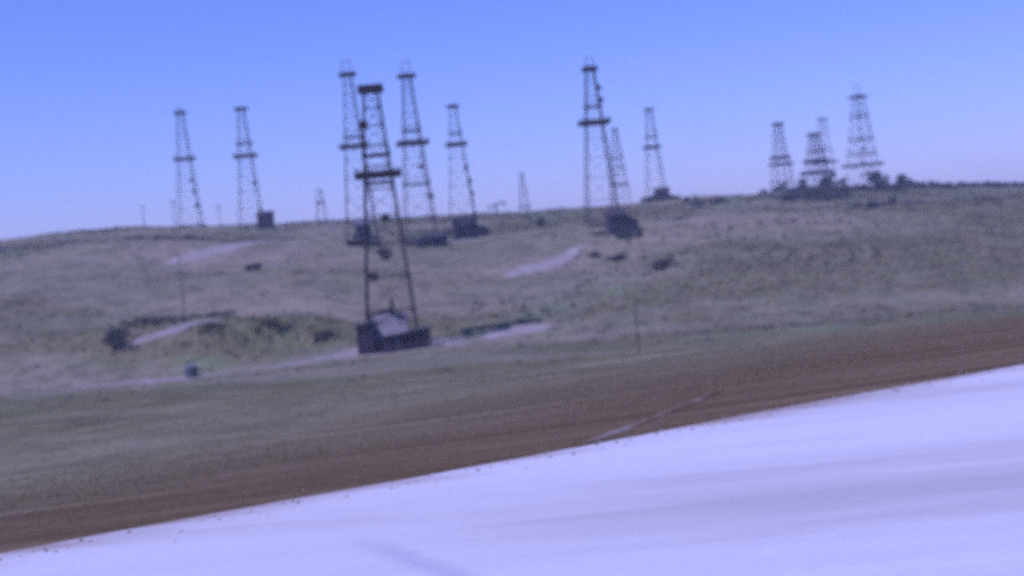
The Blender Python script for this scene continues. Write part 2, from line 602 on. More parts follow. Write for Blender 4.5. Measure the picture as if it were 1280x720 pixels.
def dirt_patch(name, label, px, Y, rx, ry, seed=0, lift=0.16, rz=0.0):
    c, _ = on_land(px, Y)
    v, f, ed = [(c.x, c.y, hgt(c.x, c.y) + lift)], [], [1.0]
    K, RINGS = 40, 9
    for r in range(1, RINGS + 1):
        for k in range(K):
            a = 2 * math.pi * k / K
            s = r / RINGS * (1 + 0.30 * float(fbm(np.array(6 * math.cos(a)), np.array(6 * math.sin(a) + seed * 31.0), 3.0, 4)))
            ux, uy = rx * s * math.cos(a), ry * s * math.sin(a)
            x, y = c.x + ux * math.cos(rz) - uy * math.sin(rz), c.y + ux * math.sin(rz) + uy * math.cos(rz)
            v.append((x, y, hgt(x, y) + (lift if r < RINGS else -0.05)))
            ed.append(1.15 * (1 - r / RINGS))
    for k in range(K):
        f.append((0, 1 + k, 1 + (k + 1) % K))
        for r in range(RINGS - 1):
            a, b = 1 + r * K, 1 + (r + 1) * K
            f.append((a + k, b + k, b + (k + 1) % K, a + (k + 1) % K))
    return drape(name, label, v, f, ed)


dirt_path('dirt_track', 'pale dirt track crossing the valley floor to the nearest derrick', [(20, 172), (140, 174), (250, 177), (350, 180), (430, 183), (470, 184)], 9.0, seed=1)
dirt_patch('dirt_pad', 'trampled pale dirt pad round the nearest derrick', 484, 187, 17, 10, seed=2)
dirt_path('dirt_track', 'pale dirt track leaving the nearest derrick to the right', [(520, 187), (580, 189), (640, 192), (700, 196)], 8.0, seed=3)
dirt_path('dirt_bank', 'pale cut bank on the left below the dark shrubs', [(150, 204), (190, 208), (240, 212), (300, 219)], 6.0, seed=4)
dirt_path('dirt_track', 'faint pale track slanting up the left hillside', [(190, 303), (235, 309), (275, 316), (310, 325), (350, 340)], 9.0, seed=5)
dirt_path('dirt_slope', 'narrow bare dirt streak slanting across the slope right of centre', [(628, 252), (660, 260), (695, 271), (735, 284)], 9.0, seed=6, jitter=0.8)
dirt_patch('dirt_pad', 'small pale pad in front of the dark sheds', 575, 316, 9, 6, seed=8)
dirt_path('footpath', 'thin pale path branching from the road edge up the verge', [(705, 12.0), (760, 13.0), (820, 14.6), (900, 17.2)], 0.18, lift=0.02, seed=9)

# ------------------------------------------------------------------ derricks
UNIT = {}


def unit_beam(mat):
    if mat.name not in UNIT:
        me = bpy.data.meshes.new('beam_' + mat.name)
        b = MB().box(-0.5, 0.5, -0.5, 0.5, 0, 1)
        me.from_pydata(b.v, [], b.f); me.materials.append(mat); me.update()
        UNIT[mat.name] = me
    return UNIT[mat.name]


def beam(name, parent, p0, p1, w, mat, h=None):
    p0, p1 = Vector(p0), Vector(p1)
    d = p1 - p0
    q = d.to_track_quat('Z', 'Y')
    o = bpy.data.objects.new(name, unit_beam(mat))
    o.parent = parent
    o.location = p0
    o.rotation_mode = 'QUATERNION'
    o.rotation_quaternion = q
    o.scale = (w, h or w, d.length)
    COL.objects.link(o)
    return o


def box_part(name, parent, x0, x1, y0, y1, z0, z1, mat):
    o = bpy.data.objects.new(name, unit_beam(mat))
    o.parent = parent
    o.location = ((x0 + x1) / 2, (y0 + y1) / 2, z0)
    o.scale = (x1 - x0, y1 - y0, z1 - z0)
    COL.objects.link(o)
    return o


CORN = [(-1, -1), (1, -1), (1, 1), (-1, 1)]


def platform(name, parent, z, inner, outer, wind, mat=None, post=True):
    """gallery round the tower: four deck strips and four low wind boards"""
    mat = mat or M_BOARD
    pl = MB()
    o, i = outer / 2, inner / 2
    pl.box(-o, o, -o, -i, z - 0.14, z); pl.box(-o, o, i, o, z - 0.14, z)
    pl.box(-o, -i, -i, i, z - 0.14, z); pl.box(i, o, -i, i, z - 0.14, z)
    root = pl.build(name, mat, parent)
    t = 0.06
    for a, (x0, x1, y0, y1) in enumerate(((-o, o, -o - t, -o), (-o, o, o, o + t), (-o - t, -o, -o, o), (o, o + t, -o, o))):
        box_part('wind_board', root, x0, x1, y0, y1, z - 0.20, z + wind, mat)
    if post:
        rl = MB()
        for sx, sy in CORN:
            rl.bar((sx * (o - 0.05), sy * (o - 0.05), z), (sx * (o - 0.05), sy * (o - 0.05), z + 1.1), 0.07)
        for (a, b), (c, d) in zip(CORN, CORN[1:] + CORN[:1]):
            rl.bar((a * (o - 0.05), b * (o - 0.05), z + 1.07), (c * (o - 0.05), d * (o - 0.05), z + 1.07), 0.06)
        rl.build('rail', mat, root)
    return root


def derrick(label, tx_, ty_, Y, rz, base=7.4, top=1.8, plats=((0.64, 1.5, 0.7),), rings=(), bays=9, crown=3.2,
            crown_h=0.55, gin=0.0, leg=0.125, brace=0.04, girt=0.07, ladder=1, landings=(), name='oil_derrick'):
    tp = ray_at(tx_, ty_, Y)
    z0 = hgt(tp.x, Y)
    H = tp.z - z0 - crown_h / 2
    root = empty(name, (tp.x, Y, z0), R(rz))
    tag(root, label, 'oil derrick', 'oil derricks on the hillside')

    def hw(z): return (base + (top - base) * z / H) / 2
    for sx, sy in CORN:
        beam('leg', root, (sx * base / 2, sy * base / 2, -1.2), (sx * top / 2, sy * top / 2, H), leg, M_STEEL)
    # bay heights shrink towards the top
    zs = [0.0]
    q = 0.90
    tot = sum(q ** i for i in range(bays))
    for i in range(bays): zs.append(zs[-1] + H * q ** i / tot)
    zs[-1] = H
    for i, z in enumerate(zs):
        if i == 0: continue
        for (a, b), (c, d) in zip(CORN, CORN[1:] + CORN[:1]):
            beam('girt', root, (a * hw(z), b * hw(z), z - 0.1), (c * hw(z), d * hw(z), z - 0.1), girt, M_STEEL)
    for lo, hi in zip(zs[:-1], zs[1:]):
        for (a, b), (c, d) in zip(CORN, CORN[1:] + CORN[:1]):
            e = 1.006
            beam('brace', root, (a * hw(lo) * e, b * hw(lo) * e, lo), (c * hw(hi) * e, d * hw(hi) * e, hi - 0.1), brace, M_STEEL)
            e = 0.994
            beam('brace', root, (c * hw(lo) * e, d * hw(lo) * e, lo), (a * hw(hi) * e, b * hw(hi) * e, hi - 0.1), brace, M_STEEL)
    box_part('derrick_floor', root, -base / 2 - 0.3, base / 2 + 0.3, -base / 2 - 0.3, base / 2 + 0.3, 0.7, 1.0, M_BOARD)
    for fr, ext, wind in plats:
        z = H * fr
        platform('platform', root, z, 2 * hw(z) + 0.3, 2 * hw(z) + 2 * ext, wind)
    for fr, ext in rings:                       # lighter walkways
        z = H * fr
        platform('walkway', root, z, 2 * hw(z) + 0.3, 2 * hw(z) + 2 * ext, 0.12)
    # crown platform with its block
    cp = box_part('crown_platform', root, -crown / 2, crown / 2, -crown / 2, crown / 2, H, H + 0.18, M_BOARD)
    o = crown / 2
    for x0, x1, y0, y1 in ((-o, o, -o - 0.06, -o), (-o, o, o, o + 0.06), (-o - 0.06, -o, -o, o), (o, o + 0.06, -o, o)):
        box_part('wind_board', root, x0, x1, y0, y1, H - 0.08, H + crown_h, M_BOARD)
    cb = MB()
    for s in (-0.45, -0.15, 0.15, 0.45):
        cb.tube((s - 0.06, 0, H + 0.62), (s + 0.06, 0, H + 0.62), 0.45, k=12)
    cb.box(-0.7, 0.7, -0.62, -0.48, H + 0.18, H + 0.75).box(-0.7, 0.7, 0.48, 0.62, H + 0.18, H + 0.75)
    cb.build('crown_block', M_STEEL, root)
    if gin > 0:
        g = MB()
        for s in (-1, 1):
            g.bar((s * crown * 0.32, 0, H + 0.15), (s * crown * 0.22, 0, H + gin), 0.13)
        g.bar((-crown * 0.30, 0, H + gin - 0.1), (crown * 0.30, 0, H + gin - 0.1), 0.13)
        g.bar((-crown * 0.30, 0, H + gin * 0.5), (crown * 0.30, 0, H + gin * 0.5), 0.10)
        g.build('gin_pole', M_STEEL, root)
    if ladder:
        l = MB()
        a, b = Vector((hw(1.0) * 0.95, -hw(1.0) - 0.1, 1.0)), Vector((hw(H) * 0.75, -hw(H) - 0.1, H))
        for s in (-0.24, 0.24):
            l.bar(a + Vector((s, -0.12, 0)), b + Vector((s, -0.12, 0)), 0.07)
        nr = int(H / 0.6)
        for i in range(nr):
            c = a.lerp(b, (i + 0.5) / nr)
            l.bar(c + Vector((-0.24, -0.12, 0)), c + Vector((0.24, -0.12, 0)), 0.045)
        l.build('ladder', M_STEEL, root)
    for fr, side in landings:                   # small ladder landings beside a leg
        z = H * fr
        x = side * hw(z)
        lb = box_part('landing', root, x - 0.6, x + 0.6, -hw(z) - 1.0, -hw(z) + 0.1, z - 0.1, z, M_BOARD)
        box_part('landing_rail', root, x - 0.6, x + 0.6, -hw(z) - 1.05, -hw(z) - 0.99, z, z + 0.95, M_BOARD)
    print('derrick', label[:40], 'H=%.1f' % H, 'base px', tuple(round(v) for v in proj((tp.x, Y, z0))))
    return root, H, Vector((tp.x, Y, z0))


D = {}
D['near'] = derrick('nearest and largest oil derrick, rising from the low shed in the valley', 463, 111, 190, 4,
                    base=7.6, top=2.0, plats=((0.675, 1.25, 0.62),), rings=((0.757, 0.25), (0.65, 0.15)), crown=3.4, crown_h=0.85,
                    leg=0.22, brace=0.05, girt=0.11, landings=((0.86, -1), (0.50, 0.2), (0.28, -0.6)), bays=10)
D['a'] = derrick('leftmost oil derrick on the skyline, between two thin utility poles', 225, 141, 425, 4,
                 bays=8, plats=((0.60, 1.0, 0.5),), landings=((0.40, 0.8), (0.30, 0.9), (0.18, 1.0)), crown=3.4, gin=2.2)
D['b'] = derrick('second oil derrick from the left, with a dark block shed at its foot', 301, 136, 425, 3,
                 plats=((0.60, 1.4, 0.6),), rings=((0.71, 0.7),), landings=((0.36, 0.9),), crown=3.8)
D['c'] = derrick('tall derrick rising just left behind the nearest derrick, rods on its crown', 434, 93, 322, 9,
                 plats=((0.575, 1.2, 0.5),), rings=((0.635, 0.2),), crown=3.9, gin=3.6, brace=0.05, bays=11)
D['d'] = derrick('tall derrick just right of the nearest derrick, equally high with rods on top', 508, 95, 318, 12,
                 plats=((0.60, 1.4, 0.6),), rings=((0.68, 0.2), (0.36, 0.2)), crown=3.9, gin=3.6, bays=10, brace=0.06, landings=((0.27, 0.9), (0.45, 0.4)))
D['e'] = derrick('shorter derrick right of the tall pair, above two dark sheds', 566, 133, 385, 3,
                 plats=((0.665, 1.1, 0.65),), rings=((0.77, 0.3),), crown=3.4, landings=((0.45, 0.9), (0.33, 1.0), (0.22, 1.0)))
D['f'] = derrick('tall dark derrick right of centre with a heavy platform halfway up', 737, 86, 308, 4,
                 plats=((0.655, 1.4, 0.75),), rings=((0.765, 0.35),), crown=3.1, crown_h=0.8, gin=3.0, leg=0.18, landings=((0.87, 1.0), (0.79, 1.0)))
D['g'] = derrick('thin far derrick half hidden right behind the tall derrick of the centre', 768, 162, 590, 20,
                 base=7.0, plats=((0.30, 0.5, 0.5),), rings=((0.52, 0.4), (0.64, 0.3)), crown=2.4, crown_h=0.3, leg=0.2, landings=((0.42, -0.9),))
D['h'] = derrick('slender derrick standing alone on the skyline right of the tall centre one', 811, 137, 520, 6,
                 plats=((0.60, 0.8, 0.8),), rings=((0.72, 0.3),), crown=3.4, leg=0.16, bays=7)
D['i'] = derrick('tiny distant derrick on the bare skyline near the middle', 652, 217, 930, 10,
                 base=7.4, top=1.8, plats=((0.30, 0.6, 0.8),), crown=2.2, crown_h=0.4, leg=0.24, brace=0.09)
D['j'] = derrick('derrick left of the cluster on the right skyline, two platforms close together', 972, 155, 560, 15,
                 base=8.0, top=2.4, plats=((0.44, 1.0, 0.7), (0.53, 0.5, 1.0)), crown=3.6, crown_h=1.0, leg=0.2, brace=0.08, rings=((0.20, 0.2),))
D['k'] = derrick('short derrick with three dark stages rising out of the right skyline trees', 1017, 168, 500, 18,
                 base=7.6, top=2.6, plats=((0.50, 0.7, 0.9), (0.28, 1.2, 1.0)), rings=((0.70, 0.2),), crown=3.6, crown_h=0.9, leg=0.2, brace=0.08)
D['l'] = derrick('faint derrick directly behind the short three-stage derrick', 1027, 149, 640, 30,
                 base=8.0, top=2.4, plats=((0.46, 1.4, 0.7),), rings=((0.62, 0.2),), crown=4.0, crown_h=0.4, leg=0.17)
D['m'] = derrick('broad rightmost derrick with a wide crown and a wide low gallery', 1072, 121, 440, 34,
                 base=8.6, top=2.6, plats=((0.27, 1.2, 0.5),), rings=((0.39, 0.4), (0.80, 0.15), (0.55, 0.15)), crown=4.4, crown_h=0.6, gin=4.4, brace=0.07,
                 landings=((0.44, -1), (0.18, -0.9)))
D['n'] = derrick('small faint lattice tower on the skyline left of the nearest derrick', 399, 238, 760, 10,
                 base=6.0, top=2.6, plats=((0.68, 0.6, 0.8),), crown=2.4, crown_h=0.4, leg=0.28, bays=6)

# ------------------------------------------------------------------ sheds
def corrugated(name, parent, x0, x1, y0, z0, y1, z1, mat, n=None):
    n = n or max(6, int((x1 - x0) / 0.22))
    v, f = [], []
    for i in range(n + 1):
        x = x0 + (x1 - x0) * i / n
        dz = 0.035 * (1 if i % 2 else -1)
        v += [(x, y0, z0 + dz), (x, y1, z1 + dz), (x, y0, z0 + dz - 0.05), (x, y1, z1 + dz - 0.05)]
    for i in range(n):
        a = 4 * i
        f += [(a, a + 4, a + 5, a + 1), (a + 2, a + 3, a + 7, a + 6), (a, a + 2, a + 6, a + 4), (a + 1, a + 5, a + 7, a + 3)]
    f += [(0, 1, 3, 2), (4 * n, 4 * n + 2, 4 * n + 3, 4 * n + 1)]
    return mesh_obj(name, v, f, mat, parent)


def board_wall(name, parent, p0, p1, h0, h1, mat, bw=0.3, z0=-0.5, gap=None):
    """upright boards between two ground points, top running from h0 to h1; gap = (t0, t1, height) leaves an opening"""
    p0, p1 = Vector(p0), Vector(p1)
    L = (p1 - p0).length
    t = (p1 - p0) / L
    nrm = Vector((t.y, -t.x))
    n = max(3, int(L / bw))
    b = MB()
    for i in range(n):
        a0, a1 = L * i / n + 0.01, L * (i + 1) / n - 0.01
        tm = (i + 0.5) / n
        zt = h0 + (h1 - h0) * tm + random.uniform(-0.03, 0.03)
        lo = z0
        if gap and gap[0] < tm < gap[1]: lo = gap[2]
        off = random.uniform(0.0, 0.03)
        c = []
        for a, w in ((a0, off), (a1, off), (a1, off - 0.06), (a0, off - 0.06)):
            q = p0 + t * a + nrm * w
            c.append((q.x, q.y))
        k = len(b.v)
        b.v += [(x, y, lo) for x, y in c] + [(x, y, zt) for x, y in c]
        b.f += [tuple(k + i for i in qd) for qd in ((3, 2, 1, 0), (4, 5, 6, 7), (0, 1, 5, 4), (1, 2, 6, 5), (2, 3, 7, 6), (3, 0, 4, 7))]
    return b.build(name, mat, parent)


def gable_shed(label, px, Y, w, dpt, h, ridge, rz=0.0, lean=0, roofm=None, cat='shed', name='engine_house', stack=0.0, dx=0.0):
    c, py = on_land(px, Y)
    root = empty(name, (c.x + dx, c.y, c.z), R(rz))
    tag(root, label, cat, 'sheds at the feet of the derricks')
    roofm = roofm or M_ROOFDARK
    x, y = w / 2, dpt / 2
    board_wall('wall', root, (-x, -y), (x, -y), h, h, M_WALL, gap=(0.36, 0.56, 2.1))
    board_wall('wall', root, (x, y), (-x, y), h, h, M_WALL)
    for s in (-1, 1):
        a, m, b = (s * x, -s * -y * -1), (s * x, 0), (s * x, s * y)
        bw = MB()
        n = max(6, int(dpt / 0.3))
        for i in range(n):
            y0, y1 = -y + dpt * i / n + 0.01, -y + dpt * (i + 1) / n - 0.01
            ym = (y0 + y1) / 2
            bw.box(s * x - 0.03, s * x + 0.03 + random.uniform(0, 0.02), y0, y1, -0.5, h + (ridge - h) * (1 - abs(ym) / y) - 0.08)
        bw.build('gable_wall', M_WALL, root)
    dr = MB()
    for i in range(4):
        dr.box(-x + w * (0.37 + 0.047 * i), -x + w * (0.37 + 0.047 * (i + 1)) - 0.02, -y + 0.08, -y + 0.12, -0.1, 2.08)
    dr.build('door', M_BOARD, root)
    corrugated('roof', root, -x - 0.3, x + 0.3, -y - 0.35, h - 0.12, 0, ridge, roofm)
    corrugated('roof', root, -x - 0.3, x + 0.3, y + 0.35, h - 0.12, 0.02, ridge, roofm)
    if lean:
        s = lean
        lw = 2.6
        x0, x1 = sorted((s * (x + 0.05), s * (x + lw)))
        board_wall('annex_wall', root, (x0, -y + 0.3), (x1, -y + 0.3), h * (0.9 if s > 0 else 0.55), h * (0.55 if s > 0 else 0.9), M_WALL)
        xs_ = s * (x + lw)
        board_wall('annex_wall', root, (xs_, -y + 0.3) if s > 0 else (xs_, y - 0.3), (xs_, y - 0.3) if s > 0 else (xs_, -y + 0.3), h * 0.55, h * 0.55, M_WALL)
        v = [(s * (x + 0.04), -y, h * 0.95), (s * (x + lw + 0.3), -y, h * 0.55), (s * (x + lw + 0.3), y, h * 0.55), (s * (x + 0.04), y, h * 0.95)]
        v += [(a, b, c_ + 0.06) for a, b, c_ in v]
        mesh_obj('annex_roof', v, [(0, 1, 2, 3), (7, 6, 5, 4), (0, 4, 5, 1), (1, 5, 6, 2), (2, 6, 7, 3), (3, 7, 4, 0)], roofm, root)
    if stack:
        MB().tube((-x * 0.4, 0.4, ridge - 0.8), (-x * 0.4, 0.4, ridge + stack), 0.16, k=10).build('stack_pipe', M_STEEL, root)
    return root


# the engine house under the nearest derrick: pale lean-to roof, dark boarded front, taller dark annex on the left
def near_house():
    c, py = on_land(494, 186.5)
    root = empty('engine_house', c, R(4))
    tag(root, 'dark boarded engine house with pale sloping roof under the nearest derrick', 'shed', 'sheds at the feet of the derricks')
    # main room
    board_wall('wall', root, (-2.6, -1.6), (2.2, -1.6), 2.3, 2.3, M_WALL)
    board_wall('wall', root, (2.2, -1.6), (2.2, 2.4), 2.35, 4.95, M_WALL)
    board_wall('wall', root, (2.2, 2.4), (-2.6, 2.4), 4.95, 4.95, M_WALL)
    board_wall('wall', root, (-2.6, 2.4), (-2.6, -1.6), 4.95, 2.35, M_WALL)
    corrugated('roof', root, -2.75, 2.05, -2.1, 2.3, 2.6, 5.3, M_ROOFPALE)
    # dark low front room with a rusted flat roof, to the right
    board_wall('front_wall', root, (-1.5, -3.6), (5.0, -3.6), 2.35, 3.05, M_WALL, gap=(0.62, 0.72, 2.1))
    board_wall('front_wall', root, (5.0, -3.6), (5.0, -0.4), 3.05, 3.05, M_WALL)
    board_wall('front_wall', root, (5.0, -0.4), (2.3, -0.4), 3.05, 2.85, M_WALL)
    board_wall('front_wall', root, (-1.5, -1.75), (-1.5, -3.6), 2.2, 2.2, M_WALL)
    v = [(2.28, -3.9, 2.86), (5.3, -3.9, 3.12), (5.3, -0.1, 3.12), (2.28, -0.1, 2.86), (-1.7, -3.9, 2.45), (-1.7, -2.15, 2.15), (2.28, -2.15, 2.45)]
    v += [(a, b, z + 0.07) for a, b, z in v]
    mesh_obj('front_roof', v, [(3, 2, 1, 0), (7, 8, 9, 10), (0, 1, 8, 7), (1, 2, 9, 8), (2, 3, 10, 9), (3, 0, 7, 10),
                               (4, 5, 6, 0), (7, 13, 12, 11), (4, 0, 7, 11), (5, 4, 11, 12), (6, 5, 12, 13)], M_ROOFDARK, root)
    MB().box(2.62, 3.18, -3.52, -3.46, -0.1, 2.08).build('door', M_BOARD, root)
    # taller annex on the left
    board_wall('annex_wall', root, (-4.9, -2.6), (-2.75, -2.6), 4.1, 4.5, M_WALL)
    board_wall('annex_wall', root, (-2.75, -2.6), (-2.75, 1.4), 4.5, 4.5, M_WALL)
    board_wall('annex_wall', root, (-2.75, 1.4), (-4.9, 1.4), 4.5, 4.1, M_WALL)
    board_wall('annex_wall', root, (-4.9, 1.4), (-4.9, -2.6), 4.1, 4.1, M_WALL)
    v = [(-5.15, -2.85, 4.06), (-2.62, -2.85, 4.56), (-2.62, 1.65, 4.56), (-5.15, 1.65, 4.06)]
    v += [(a, b, z + 0.08) for a, b, z in v]
    mesh_obj('annex_roof', v, [(3, 2, 1, 0), (4, 5, 6, 7), (0, 1, 5, 4), (1, 2, 6, 5), (2, 3, 7, 6), (3, 0, 4, 7)], M_ROOFDARK, root)
    MB().tube((0.1, 2.0, 4.0), (0.1, 2.0, 7.3), 0.26, 0.22, 12).build('stack_pipe', M_STEEL, root)
    # belt house sloping up to the derrick floor
    hv = MB().bar((-3.4, 2.4, 4.9), (0.2, 2.9, 5.6), 0.5, 0.7)
    hv.build('belt_housing', M_BOARD, root)


near_house()
gable_shed('dark block-like shed at the foot of the second derrick from left', 333, 420, 4.6, 5, 4.4, 5.4, rz=4, stack=1.6)
gable_shed('larger dark gabled shed on the middle hillside, right of a smaller one', 582, 326, 4.6, 5.5, 3.0, 4.7, rz=-8, lean=1)
gable_shed('smaller dark shed left of the larger gabled shed on the middle hillside', 546, 306, 4.0, 4.5, 2.2, 3.2, rz=12, lean=-1)
gable_shed('dark splayed engine house at the foot of the tall centre-right derrick', 771, 294, 3.6, 5, 4.0, 5.2, rz=6, lean=1, stack=0.8)
gable_shed('small dark shed at the foot of the lone slender derrick', 828, 440, 4.2, 4.5, 3.0, 4.3, rz=-15)
gable_shed('grey faded shed on the ridge seen behind the nearest derrick', 455, 335, 3.6, 4, 3.6, 4.6, rz=10, roofm=M_TANK)

# ------------------------------------------------------------------ poles
def pole(label, px, Y, top_y, r=0.14, arms=1, name='utility_pole', lamp=False, cat='pole'):
    c, py = on_land(px, Y)
    q = ray_at(px, top_y, Y)
    H = q.z - c.z
    root = empty(name, c, R(random.uniform(-25, 25)))
    tag(root, label, cat, 'utility poles')
    MB().tube((0, 0, -0.8), (0, 0, H), r, r * 0.7, 10).build('shaft', M_POLE, root)
    for k in range(arms):
        z = H - 0.35 - 0.9 * k
        ar = MB().box(-1.1, 1.1, -0.09 - r, -r + 0.03, z - 0.07, z + 0.07).build('crossarm', M_POLE, root)
        for x in (-0.95, -0.45, 0.45, 0.95):
            ins = MB().tube((x, -0.05 - r, z + 0.07), (x, -0.05 - r, z + 0.30), 0.06, 0.045, 8)
            ins.build('insulator', M_PORC, ar)
    return root, H


pole('thin pole with short arm at the far left of the skyline', 180, 440, 257)
pole('thin pole standing just left of the leftmost derrick on the skyline', 219, 430, 250, arms=2)
pole('thin pole between the two leftmost derricks on the skyline', 276, 430, 256, arms=2)
pole('tall thin pole on the left slope, above the small grey tank', 231, 225, 318, r=0.11, arms=0)
pole('short faint pole at the far left of the mid slope', 184, 260, 328, r=0.10, arms=1)
pole('thin lone pole on the near slope right of centre', 799, 95, 382, r=0.055, arms=0)
pole('pole with crossarm on the ridge right of the lone slender derrick', 868, 430, 242, r=0.18, arms=2)
pole('second shorter pole on the ridge, further right before the tree cluster', 893, 450, 252, r=0.15, arms=1)

# ------------------------------------------------------------------ pump jack on the ridge
def pump_jack():
    c, _ = on_land(621, 500)
    root = empty('pump_jack', c, R(6))
    tag(root, 'small pump jack with tilted beam on the ridge near the middle', 'pump jack')
    MB().box(-3.2, 2.4, -0.8, 0.8, -0.5, 0.35).build('base_frame', M_STEEL, root)
    for s in (-1, 1):
        beam('post', root, (-0.9, s * 0.7, 0.3), (0, s * 0.15, 4.1), 0.2, M_STEEL)
        beam('post', root, (0.9, s * 0.7, 0.3), (0, s * 0.15, 4.1), 0.2, M_STEEL)
    wb = beam('walking_beam', root, (-3.0, 0, 3.4), (3.0, 0, 5.0), 0.32, M_STEEL, 0.5)
    hh = MB()
    pts = []
    for i in range(9):
        a = R(-32 + 8 * i)
        pts.append((0.2 + 3.4 * math.cos(a), 4.3 + 3.4 * math.sin(a) * 0.55))
    n = len(pts)
    hh.v = [(x, -0.18, z) for x, z in pts] + [(2.7, -0.18, 4.9)] + [(x, 0.18, z) for x, z in pts] + [(2.7, 0.18, 4.9)]
    m = n + 1
    hh.f = [tuple(range(m)), tuple(reversed(range(m, 2 * m)))] + [((i + 1) % m, i, m + i, m + (i + 1) % m) for i in range(m)]
    hh.build('horse_head', M_STEEL, root)
    for s in (-1, 1):
        beam('pitman_arm', root, (-2.8, s * 0.4, 3.45), (-2.2, s * 0.5, 1.1), 0.12, M_STEEL)
        MB().box(-2.9, -1.6, s * 0.62 - 0.1, s * 0.62 + 0.1, 0.6, 1.5).build('counterweight', M_STEEL, root)
    MB().box(-2.6, -1.7, -0.45, 0.45, 0.35, 1.3).build('gearbox', M_STEEL, root)


pump_jack()

# ------------------------------------------------------------------ small tank by the track
def small_tank():
    c, _ = on_land(240, 176)
    root = empty('storage_tank', c, R(20))
    tag(root, 'small upright grey tank beside the dirt track on the left', 'tank')
    MB().tube((0, 0, -0.2), (0, 0, 1.5), 0.85, k=28).build('shell', M_TANK, root)
    MB().tube((0, 0, 1.5), (0, 0, 1.78), 0.90, 0.25, 28).build('lid', M_TANK, root)
    for z in (0.1, 0.75, 1.38):
        MB().tube((0, 0, z), (0, 0, z + 0.07), 0.875, k=28).build('hoop', M_STEEL, root)
    MB().tube((0.2, -0.75, 0.35), (0.35, -1.3, 0.35), 0.07, k=8).build('outlet_pipe', M_STEEL, root)


small_tank()

# ------------------------------------------------------------------ vegetation
def leaf_cloud(n, lumps, size, seed):
    r = np.random.default_rng(seed)
    V, F = [], []
    L = np.array([l[3] * l[4] for l in lumps]); L = L / L.sum()
    which = r.choice(len(lumps), n, p=L)
    for i in range(n):
        cx, cy, cz, rr, rh = lumps[which[i]]
        d = r.normal(size=3); d /= np.linalg.norm(d)
        rad = r.uniform(0.45, 1.0) ** 0.6
        p = np.array([cx + d[0] * rr * rad, cy + d[1] * rr * rad, max(0.02, cz + d[2] * rh * rad)])
        a = r.normal(size=3); a /= np.linalg.norm(a)
        b = np.cross(a, r.normal(size=3)); b /= np.linalg.norm(b)
        s = size * r.uniform(0.6, 1.4)
        k = len(V)
        V += [p - a * s, p + b * s * 0.6, p + a * s, p - b * s * 0.6]
        F.append((k, k + 1, k + 2, k + 3))
    return V, F


def plant_mesh(kind, seed):
    """unit-size plant: about 1 m high, 1.3 m wide; returns (foliage mesh, stem mesh)"""
    r = random.Random(seed)
    lumps = []
    if kind != 'tree':
        for i in range(7):
            a = r.uniform(0, 6.28); q = r.uniform(0.05, 0.42)
            lumps.append((q * math.cos(a), q * math.sin(a), r.uniform(0.28, 0.62), r.uniform(0.20, 0.34), r.uniform(0.18, 0.32)))
        V, F = leaf_cloud(420, lumps, 0.065, seed)
        stems = MB()
        for i in range(6):
            a = r.uniform(0, 6.28)
            stems.tube((0.04 * math.cos(a), 0.04 * math.sin(a), -0.1), (0.35 * math.cos(a), 0.35 * math.sin(a), 0.6), 0.028, 0.010, 5)
    else:
        for i in range(13):
            a = r.uniform(0, 6.28); q = r.uniform(0.05, 0.44)
            lumps.append((q * math.cos(a) * 1.2, q * math.sin(a) * 1.2, r.uniform(0.16, 0.84) * (1 - 0.5 * q), r.uniform(0.10, 0.28), r.uniform(0.09, 0.20)))
        V, F = leaf_cloud(700, lumps, 0.062, seed)
        stems = MB().tube((0, 0, -0.08), (0.02, 0.0, 0.36), 0.045, 0.032, 8)
        for i in range(6):
            a = r.uniform(0, 6.28)
            stems.tube((0.02, 0, 0.30), (0.30 * math.cos(a), 0.30 * math.sin(a), r.uniform(0.55, 0.85)), 0.024, 0.008, 5)
    fm = bpy.data.meshes.new('foliage_' + kind)
    fm.from_pydata([tuple(v) for v in V], [], F); fm.materials.append(M_LEAF_OLIVE if kind == 'olive' else M_LEAF_DARK); fm.update()
    sm = bpy.data.meshes.new('stems_' + kind)
    sm.from_pydata(stems.v, [], stems.f); sm.materials.append(M_POLE); sm.update()
    return fm, sm


PROTO = {k: [plant_mesh(k, 100 + 7 * i + (50 if k == 'tree' else 0)) for i in range(4)] for k in ('shrub', 'tree', 'olive')}
pcount = 0


def plant(kind, label, px, Y, w, h, group):
    global pcount
    c, py = on_land(px, Y)
    root = empty('scrub_tree' if kind == 'tree' else 'shrub', (c.x, c.y, c.z - 0.1), random.uniform(0, 6.28))
    tag(root, label, 'tree' if kind == 'tree' else 'shrub', group)
    fm, sm = PROTO[kind][pcount % 4]
    pcount += 1
    sx = w / 1.3
    for nm, me in ((('crown', fm), ('trunk', sm)) if kind == 'tree' else (('foliage', fm), ('stems', sm))):
        o = bpy.data.objects.new(nm, me)
        o.parent = root
        o.scale = (sx, sx, h)
        COL.objects.link(o)
    return root


